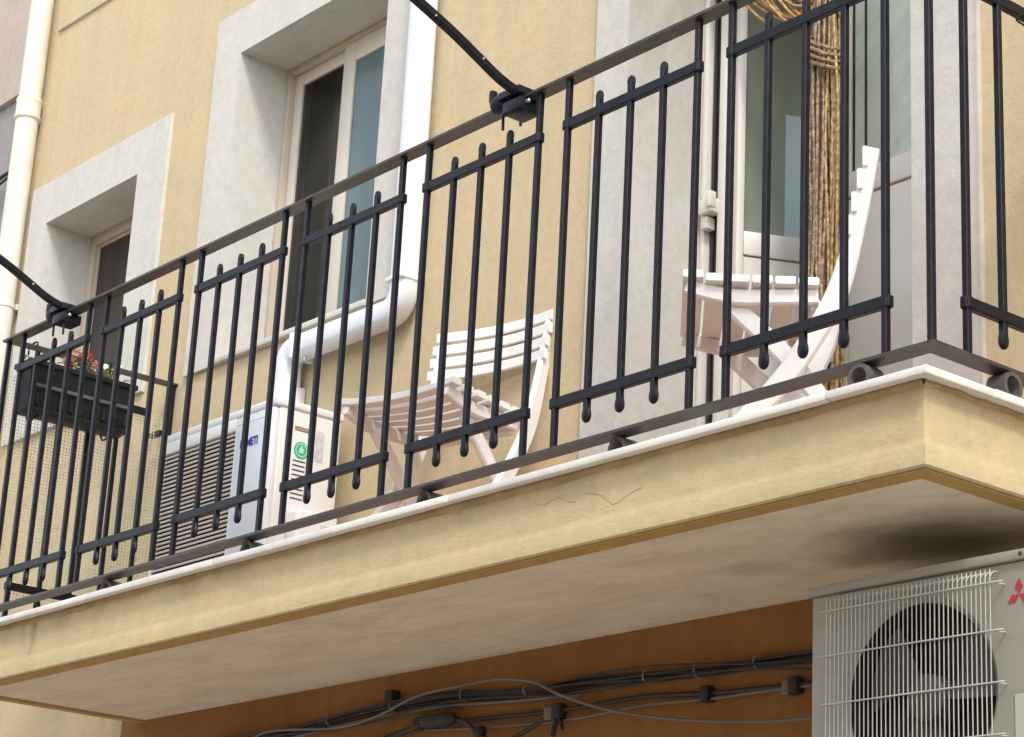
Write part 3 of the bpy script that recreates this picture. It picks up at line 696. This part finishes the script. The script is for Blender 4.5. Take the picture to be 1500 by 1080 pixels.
bm = NB(); tube(bm, smooth_pts([(ax1+.006, -.07, .16), (ax1+.006, -.05, .22), (ax1-.01, -.04, .28), (ax1-.04, -.04, .32)]), .007, 8); obj('refrigerant_pipe', bm, M['fan'], ac, smooth=True)

# ------------------------------------------------------------------ air conditioner on the wall under the balcony
lc = thing('air_conditioner', 'grey wall mounted air conditioner with round fan and wire guard under the balcony', 'air conditioner', (4.35, -0.3, -0.88))
cx0, cx1, cy0, cy1, cz0, cz1 = 3.945, 4.77, -0.45, -0.13, -0.88, -0.325
fcx, fcz, fr_ = 4.218, -0.551, 0.181
bm = NB(); box(bm, cx0, cx1, cy0+.012, cy1, cz0, cz1); 
bmesh.ops.delete(bm, geom=[f for f in bm.faces if f.calc_center_median().y < cy0+.013], context='FACES'); obj('casing', bm, M['acgrey'], lc)
# front panel with a round opening
bm = NB(); n = 48
inner = [bm.verts.new((fcx+fr_*math.cos(2*PI*i/n), cy0+.010, fcz+fr_*math.sin(2*PI*i/n))) for i in range(n)]
inn2 = [bm.verts.new((fcx+(fr_+.012)*math.cos(2*PI*i/n), cy0, fcz+(fr_+.012)*math.sin(2*PI*i/n))) for i in range(n)]
def on_rect(a):
    dx, dz = math.cos(a), math.sin(a); ts = []
    if dx > 1e-9: ts.append((cx1-fcx)/dx)
    if dx < -1e-9: ts.append((cx0-fcx)/dx)
    if dz > 1e-9: ts.append((cz1-fcz)/dz)
    if dz < -1e-9: ts.append((cz0-fcz)/dz)
    t = min(ts); return (fcx+dx*t, cy0, fcz+dz*t)
outer = [bm.verts.new(on_rect(2*PI*i/n)) for i in range(n)]
deep = [bm.verts.new((fcx+(fr_-.004)*math.cos(2*PI*i/n), cy0+.09, fcz+(fr_-.004)*math.sin(2*PI*i/n))) for i in range(n)]
for i in range(n):
    j = (i+1) % n
    bm.faces.new((inner[i], inner[j], inn2[j], inn2[i])); bm.faces.new((inn2[i], inn2[j], outer[j], outer[i])); pass
for (x, z) in ((cx0, cz1), (cx1, cz1), (cx0, cz0), (cx1, cz0)):
    c = bm.verts.new((x, cy0, z)); a = math.atan2(z-fcz, x-fcx) % (2*PI); i = int(a/(2*PI)*n) % n
    bm.faces.new((outer[i], outer[(i+1) % n], c))
obj('front_panel', bm, M['acgrey'], lc, smooth=25)
bm = NB(); box(bm, cx0-.008, cx1+.008, cy0-.010, cy1+.006, cz1+.002, cz1+.022, .004, 2); lid = obj('lid', bm, M['acgrey'], lc, smooth=30)
bm = NB(); lathe(bm, [(.001, -.012), (.004, -.0115), (.005, -.009)], 10, (4.475, cy0, cz1+.012), 'Y'); obj('screw', bm, M['fan'], lid)
bm = NB(); lathe(bm, [(fr_+.0005, cy0+.0105), (fr_-.003, cy0+.088), (0.001, cy0+.089)], 48, (fcx, 0, fcz), 'Y'); bmesh.ops.delete(bm, geom=[f for f in bm.faces if len(f.verts) > 4], context='FACES'); obj('fan_housing', bm, M['acdark'], lc)
bm = NB(); lathe(bm, [(.001, cy0+.012), (.035, cy0+.014), (.046, cy0+.024), (.048, cy0+.075)], 24, (fcx, 0, fcz), 'Y'); obj('fan_hub', bm, M['fan'], lc, smooth=40)
for k in range(3):
    bm = NB(); a0 = 2*PI*k/3+0.25; R_ = [.046, .08, .115, .145, .165]; grid = []
    for r in R_:
        span = 0.62+0.55*(r/.165)
        grid.append([(r*math.cos(a0+span*(q/5-.5)+ (r-.046)*2.2), cy0+.030+.030*q/5, r*math.sin(a0+span*(q/5-.5)+(r-.046)*2.2)) for q in range(6)])
    vs = [[bm.verts.new((fcx+p[0], p[1], fcz+p[2])) for p in row] for row in grid]
    vb = [[bm.verts.new((fcx+p[0], p[1]+.003, fcz+p[2])) for p in row] for row in grid]
    for i in range(4):
        for q in range(5):
            bm.faces.new((vs[i][q], vs[i][q+1], vs[i+1][q+1], vs[i+1][q])); bm.faces.new((vb[i][q], vb[i+1][q], vb[i+1][q+1], vb[i][q+1]))
    obj('fan_blade', bm, M['fan'], lc, smooth=True)
gx0, gx1 = 4.006, 4.416; ng = 38
bm = NB(); tube(bm, smooth_pts([(0, cy0+.002, -0.338), (0, cy0-.014, -0.340), (0, cy0-.024, -0.350), (0, cy0-.026, -0.37), (0, cy0-.026, -0.75), (0, cy0-.018, -0.77), (0, cy0+.002, -0.775)], 4), .0013, 6, up=Vector((1, 0, 0)))
gw = obj('guard_wire', bm, M['wire'], lc, local=True, smooth=True)
for i in range(ng):
    p = Vector((gx0+(gx1-gx0)*i/(ng-1), 0, 0))-lc.location
    o = gw if i == 0 else put('guard_wire', gw.data, lc, (0, 0, 0)); o.location = p
for z in (-0.364, -0.455, -0.552, -0.648, -0.744):
    bm = NB(); tube(bm, smooth_pts([(gx0-.004, cy0+.002, z), (gx0-.003, cy0-.02, z), (gx0, cy0-.0285, z), (gx1, cy0-.0285, z), (gx1+.010, cy0-.022, z), (gx1+.015, cy0+.002, z)], 4), .0018, 6); obj('guard_wire', bm, M['wire'], lc, smooth=True)
bm = NB(); ex, ez = 4.4635, -0.3865
for k in range(3):
    a = PI/2+2*PI*k/3; d = Vector((math.cos(a), 0, math.sin(a))); s = Vector((-d.z, 0, d.x)); o_ = Vector((ex, cy0-.0016, ez))
    L = 0.030; q = [o_+d*.001, o_+d*(L/2)+s*(L*.288), o_+d*L, o_+d*(L/2)-s*(L*.288)]
    f = [bm.verts.new(p) for p in q]; g = [bm.verts.new(p+Vector((0, .0012, 0))) for p in q]
    bm.faces.new(f); bm.faces.new(g[::-1])
    for i in range(4): bm.faces.new((f[i], f[(i+1) % 4], g[(i+1) % 4], g[i]))
obj('emblem', bm, M['red'], lc)
bm = NB(); box(bm, 4.449, 4.70, cy0-.003, cy0, -0.80, -0.573, .0012, 1); obj('label_plate', bm, M['wire'], lc)
for x in (4.08, 4.62):
    bm = NB(); box(bm, x-.02, x+.02, cy0+.02, -.002, cz0-.04, cz0-.002); obj('wall_bracket', bm, M['acgrey'], lc)

# ------------------------------------------------------------------ folding chairs
def make_chair(label, loc, rz, seat_w, backs, pitch, back_w):
    t = thing('folding_chair', label, 'chair', loc, rz, 'white folding chairs on the balcony'); W_ = M['white']
    X = Vector((1, 0, 0))
    for s in (-1, 1):
        bm = NB(); pts = smooth_pts([(s*.193, .266, .770), (s*.193, .232, .60), (s*.193, .190, .43), (s*.193, .128, .305), (s*.193, .045, .18), (s*.193, -.115, .002)], 5)
        sweep(bm, pts, rect(.050, .021, .006), up=X, taper=lambda u: 0.62+0.38*min(1, u/.42)); obj('post', bm, W_, t, local=True, smooth=35)
        bm = NB(); sweep(bm, smooth_pts([(s*.158, -.045, .395), (s*.158, .075, .278), (s*.158, .165, .165), (s*.158, .275, .002)], 4), rect(.044, .020, .005), up=X); obj('leg', bm, W_, t, local=True, smooth=35)
        bm = NB(); sweep(bm, smooth_pts([(s*.176, -.150, .432), (s*.176, -.09, .416), (s*.176, -.035, .408), (s*.176, .04, .410), (s*.176, .145, .414)], 4), rect(.036, .020, .004), up=X); obj('seat_rail', bm, W_, t, local=True, smooth=35)
    def slat(y, z, ln, wd, th, sag, vertical=False, bow=0.0):
        bm = NB(); n = 12; pts = []
        for i in range(n+1):
            u = 2*i/n-1
            pts.append((u*ln/2, y+bow*(1-u*u), z-sag*(1-u*u)))
        sweep(bm, pts, rect(th if vertical else wd, wd if vertical else th, .0028)); return bm
    for k in range(6):
        obj('seat_slat', slat(-.135+k*.0515, .448+(.006 if k == 0 else 0)-.001*k, .405, seat_w, .019, .017), W_, t, local=True, smooth=35)
    for k in range(backs):
        z = .772-back_w/2-k*pitch; y = .246-(k*pitch)*.22
        obj('back_slat', slat(y, z, .425-.006*(k == 0), back_w, .012, 0.0, True, .030), W_, t, local=True, smooth=35)
    bm = NB(); box(bm, -.17, .17, .128, .15, .385, .412, .003); obj('stretcher', bm, W_, t, local=True, smooth=35)
    bm = NB(); box(bm, -.148, .148, .195, .213, .10, .125, .003); obj('stretcher', bm, W_, t, local=True, smooth=35)
    return t
make_chair('white slatted folding chair standing against the ochre wall with its seat facing out', (2.385, -0.285, 0), math.radians(12), .038, 4, .041, .030)
make_chair('white slatted folding chair turned sideways in front of the balcony door', (3.569, -0.268, 0), math.radians(-43), .0455, 4, .057, .048)

# ------------------------------------------------------------------ bead curtain in the doorway
bc = thing('bead_curtain', 'gold and brown bead curtain gathered to one side in the balcony doorway', 'curtain', (3.36, 0.20, 0))
def jit(a): return random.uniform(-a, a)
hk = Vector((3.375, 0.215, 1.50))
for mk, cnt, xr in (('beadb', 13, (3.315, 3.368)), ('bead', 11, (3.372, 3.425))):
    bm = NB()
    for i in range(cnt):
        x = xr[0]+(xr[1]-xr[0])*(i+.5)/cnt+jit(.003); y = .205+jit(.02)
        pts = [(x+(hk.x-x)*.35*max(0, (z-1.2)/.3)+.004*math.sin(z*9+i), y+.004*math.cos(z*7+i*2), z) for z in [0.03+k*.0122 for k in range(126)]]
        ph_ = i % 3
        sweep(bm, pts, circ(.0052+jit(.0008), 6), up=Vector((1, 0, 0)), taper=lambda u: 0.5 if (int(round(u*125))+ph_) % 3 == 0 else 1.0)
    obj('bead_strands', bm, M[mk], bc, smooth=True)['kind'] = 'stuff'
bm = NB()
for i in range(4):                       # cord wrapped round the gathered strands
    z = 1.315+i*.019
    pts = [(3.370+.058*math.cos(a), .205+.036*math.sin(a), z-.05*math.cos(a+.4)*.8+jit(.002)) for a in [2*PI*k/16 for k in range(17)]]
    tube(bm, pts, .0055, 6)
obj('tie_cord', bm, M['beadb'], bc, smooth=True)
bm = NB()
for i in range(26):                      # strands swept across from the rod to the hook
    x0 = 2.90+i*.0185; y = .22+jit(.02); sag = 1.52-.065*random.random()
    xm = x0+(hk.x-x0)*.62
    pts = smooth_pts([(x0, y, 2.42), (x0+.01, y, 2.05), (x0+.05*(1-i/26), y, 1.75), (xm, y, sag+.03*i/26), (hk.x-.02+jit(.01), hk.y+jit(.01), hk.z+.05+jit(.02))], 5)
    tube(bm, pts, .0042, 6, up=Vector((0, 1, 0)))
obj('swept_strands', bm, M['beado'], bc, smooth=True)['kind'] = 'stuff'
bm = NB(); tube(bm, [(2.86, .22, 2.425), (3.81, .22, 2.425)], .008, 8); obj('rod', bm, M['brass'], bc, smooth=True)

# ------------------------------------------------------------------ flower box on the left railing
fb = thing('flower_box', 'black plastic flower box hooked inside the left side of the railing', 'flower box', (0.57, -0.42, 0.75))
px0, px1, py0, py1, pz0, pz1 = 0.522, 0.625, -0.612, -0.222, 0.752, 0.902
bm = NB()
tb = [(px0+.015, py0+.012, pz0), (px1-.015, py0+.012, pz0), (px1-.015, py1-.012, pz0), (px0+.015, py1-.012, pz0)]; tt = [(px0, py0, pz1), (px1, py0, pz1), (px1, py1, pz1), (px0, py1, pz1)]
a = [bm.verts.new(p) for p in tb]; c = [bm.verts.new(p) for p in tt]
bm.faces.new(a[::-1])
for i in range(4): bm.faces.new((a[i], a[(i+1) % 4], c[(i+1) % 4], c[i]))
obj('trough', bm, M['planter'], fb)
bm = NB(); frame(bm, px0-.006, px1+.006, 0, 0, 0, 0, 0) if False else None
for (x0, x1, y0, y1) in ((px0-.008, px1+.008, py0-.008, py0+.004), (px0-.008, px1+.008, py1-.004, py1+.008), (px0-.008, px0+.004, py0+.004, py1-.004), (px1-.004, px1+.008, py0+.004, py1-.004)):
    box(bm, x0, x1, y0, y1, pz1-.012, pz1+.006, .003)
obj('rim', bm, M['planter'], fb, smooth=30)
bm = NB(); box(bm, px0+.005, px1-.004, py0+.005, py1-.005, pz0-.016, pz0-.002, .004); obj('tray', bm, M['planter'], fb, smooth=30)
bm = NB(); box(bm, px1-.010, px1+.003, py0+.012, py1-.012, pz0+.066, pz0+.078, .002); obj('band', bm, M['ringiron'], fb, smooth=30)
for i in range(9):
    bm = NB(); y = py0+.04+i*.041; box(bm, px1-.014, px1-.002, y-.006, y+.006, pz0+.008, pz0+.05, .002, 1); obj('rib', bm, M['planter'], fb, smooth=30)
bm = NB(); box(bm, px0+.004, px1-.004, py0+.004, py1-.004, pz1-.03, pz1-.012); obj('soil', bm, M['soil'], fb)
for y in (py0+.06, py1-.05):
    bm = NB(); tube(bm, smooth_pts([(px1-.03, y, pz0-.02), (px0-.006, y, pz0-.018), (px0-.004, y, pz1), (XL+.028, y, ZT+.0), (XL+.024, y, ZT+.016), (XL, y, ZT+.018), (XL-.03, y, ZT+.010), (XL-.031, y, ZT-.015)], 4), .0035, 8); obj('hanger', bm, M['iron'], fb, smooth=True)
bm = NB(); tube(bm, [(px1+.006+.001*math.cos(a_), py1-.055+.024*math.cos(a_), pz0-.005+.036*math.sin(a_)) for a_ in [2*PI*k/18 for k in range(19)]], .003, 8, up=Vector((1, 0, 0))); obj('hanger_loop', bm, M['iron'], fb, smooth=True)

def leaf_quad(bm, p, d, size, fold=0.3):
    d = d.normalized(); s = d.cross(Vector((0, 0, 1)));
    if s.length < .05: s = Vector((1, 0, 0))
    s.normalize(); u = s.cross(d)
    q = [p, p+d*size*.35+s*size*.42+u*size*fold*.4, p+d*size*.8+s*size*.28+u*size*fold*.2, p+d*size*1.05-u*size*.1, p+d*size*.8-s*size*.28+u*size*fold*.2, p+d*size*.35-s*size*.42+u*size*fold*.4]
    m_ = bm.verts.new(p+d*size*.5); v = [bm.verts.new(x) for x in q]
    for i in range(6): bm.faces.new((m_, v[i], v[(i+1) % 6]))
def rnd_dir(zmin=-.2): 
    v = Vector((random.gauss(0, 1), random.gauss(0, 1), random.gauss(0, 1))).normalized(); v.z = abs(v.z)*.8+zmin*.3; return v.normalized()
def plant(name, label, cat, y, x, hgt, nl, lsize, lmat, blooms, group=None):
    t = thing(name, label, cat, (x, y, pz1-.02), 0, group)
    bs = NB(); bl = NB(); tips = []
    for i in range(9):
        d = rnd_dir(); tip = Vector((x, y, pz1-.02))+Vector((d.x*.055, d.y*.075, hgt*random.uniform(.5, 1.0))); tips.append(tip)
        tube(bs, smooth_pts([(x+jit(.01), y+jit(.01), pz1-.02), (Vector((x, y, pz1))+tip)/2+Vector((jit(.01), jit(.01), 0)), tip], 3), .0018, 5)
    for i in range(nl):
        tp = random.choice(tips); leaf_quad(bl, tp+Vector((jit(.025), jit(.03), jit(.03)-.012)), rnd_dir(-.6), lsize*random.uniform(.7, 1.2))
    obj('stems', bs, M['leaf'], t); obj('leaves', bl, M[lmat], t)['kind'] = 'stuff'
    for (mat_, px_, py_, pz_, r) in blooms:
        bf = NB()
        for i in range(34):
            d = Vector((random.gauss(0, 1), random.gauss(0, 1), random.gauss(0, 1))).normalized()
            leaf_quad(bf, Vector((px_, py_, pz_))+d*r*.55, d+Vector((jit(.5), jit(.5), jit(.5))), r*.75, .5)
        obj('bloom', bf, M[mat_], t)
plant('geranium', 'pink flowering geranium in the flower box', 'plant', -0.39, 0.55, .085, 30, .028, 'leaf', [('palepink', .545, -.425, .985, .026), ('pink', .53, -.365, .992, .021), ('pink', .575, -.430, .925, .024), ('palepink', .57, -.45, .945, .020), ('palepink', .55, -.34, .962, .018)])
plant('trailing_plant', 'pale green and white trailing plant at the right end of the flower box', 'plant', -0.285, 0.55, .075, 80, .032, 'leafpale', [])
plant('trailing_plant', 'small green plant at the left end of the flower box', 'plant', -0.52, 0.55, .045, 24, .022, 'leafpale', [])

# ------------------------------------------------------------------ cables on the wall under the balcony
def cable(bm, pts, r, n=8): tube(bm, smooth_pts(pts, 5), r, n)
cb = thing('cable_bundle', 'bundle of black cables strapped along the wall just under the balcony', 'cables', (2.4, -0.02, -0.3))
base = [(0.9, -.33), (1.303, -.312), (1.758, -.283), (2.142, -.277), (2.496, -.297), (2.741, -.302), (3.142, -.318), (3.544, -.320), (4.1, -.325), (4.9, -.33)]
for k, (dz, r, yy) in enumerate(((0, .0062, -.013), (.009, .0042, -.010), (-.009, .0038, -.010), (.003, .004, -.020))):
    bm = NB(); cable(bm, [(x, yy+jit(.003), z+dz+jit(.006)) for x, z in base], r); obj('cable', bm, M['cable'], cb, smooth=True)
bm = NB(); cable(bm, [(x, -.014+jit(.002), z-.024+jit(.004)) for x, z in base[:6]], .005); obj('cable', bm, M['greycable'], cb, smooth=True)
for x, z in ((1.62, -.290), (1.93, -.281), (2.25, -.282), (2.52, -.298), (2.98, -.312), (3.16, -.318), (3.36, -.32)):
    bm = NB(); sweep(bm, [(x+.001*k, -.012-.017*math.sin(a_), z+.017*math.cos(a_)) for k, a_ in enumerate([PI*k/10 for k in range(11)])], rect(.0035, .0015), up=Vector((1, 0, 0))); obj('cable_tie', bm, M['tie'], cb)
for q in ((1.915, 1.95, -.035, -.003, -.275, -.235, .003), (2.05, 2.09, -.03, -.003, -.36, -.325, .004)):
    bm = NB(); box(bm, *q); obj('cable_clip', bm, M['acdark'], cb)

c2 = thing('conduit_cable', 'thin dark cable in wall clips below the cable bundle', 'cable', (2.9, -0.02, -0.37))
l2 = [(1.3, -.43), (1.75, -.385), (2.088, -.345), (2.30, -.352), (2.666, -.362), (2.974, -.359), (3.214, -.375), (3.545, -.386), (4.2, -.40), (4.9, -.42)]
bm = NB(); cable(bm, [(x, -.014, z) for x, z in l2], .0062); obj('cable', bm, M['cable'], c2, smooth=True)
bm = NB(); cable(bm, [(x, -.014, z-.016-.012*math.sin(x*3)) for x, z in l2[2:]], .004); obj('cable', bm, M['greycable'], c2, smooth=True)
for x, z in ((2.66, -.362), (3.20, -.374), (3.49, -.384)):
    bm = NB(); box(bm, x-.014, x+.014, -.03, -.002, z-.022, z+.018, .004); obj('cable_clip', bm, M['acdark'], c2, smooth=30)
for q in ((2.612, 2.643, -.03, -.002, -.385, -.352, .003), (3.455, 3.476, -.028, -.002, -.408, -.372, .003)):
    bm = NB(); box(bm, *q); obj('junction_block', bm, M['greycable'], c2, smooth=30)
bm = NB(); tube(bm, [(2.655, -.02, -.38), (2.648, -.025, -.43)], .007, 6); tube(bm, [(2.665, -.02, -.38), (2.69, -.028, -.415)], .006, 6); obj('cable_end', bm, M['acdark'], c2)

c3 = NB(); cable(c3, [(1.2, -.036, -.335), (1.337, -.036, -.300), (1.695, -.038, -.322), (1.893, -.04, -.308), (2.08, -.042, -.270), (2.30, -.044, -.262), (2.44, -.044, -.262), (2.579, -.044, -.284), (2.69, -.042, -.329), (2.876, -.036, -.386), (3.123, -.032, -.432), (3.35, -.03, -.458), (3.546, -.028, -.468), (4.1, -.026, -.47), (4.8, -.02, -.45)], .0040)
tag(obj('loose_cable', c3, M['greycable'], smooth=True), 'loose grey cable crossing the others and drooping below them', 'cable')
for dz, ph in ((-.012, 0.0), (.016, 1.7)):
    bm = NB(); cable(bm, [(x, -.030+.006*math.sin(x*5+ph), z+dz+.010*math.sin(x*6.3+ph)) for x, z in [(q*.17+1.0, -.312+.030*math.sin(q*.17*1.3-.2)-.012*(q*.17)) for q in range(16)]], .0028); obj('cable', bm, M['cable'], cb, smooth=True)
c4 = thing('splice_box', 'black cable splice hanging among the cables under the balcony', 'splice box', (2.2, -0.03, -0.36))
bm = NB(); lathe(bm, [(.006, 0), (.016, .01), (.020, .03), (.020, .12), (.015, .14), (.005, .15)], 14, (2.10, -.035, -.345), 'X'); obj('splice_body', bm, M['acdark'], c4, smooth=40)
bm = NB(); cable(bm, [(2.24, -.03, -.345), (2.30, -.03, -.365), (2.36, -.03, -.405), (2.46, -.028, -.425), (2.56, -.026, -.40), (2.64, -.024, -.37)], .006); cable(bm, [(1.7, -.03, -.40), (1.95, -.03, -.372), (2.11, -.035, -.347)], .008); obj('cable', bm, M['cable'], c4, smooth=True)
bm = NB(); lathe(bm, [(.004, 0), (.016, .006), (.016, .028), (.004, .034)], 12, (2.335, -.03, -.392), 'X'); obj('cable_gland', bm, M['acdark'], c4, smooth=40)
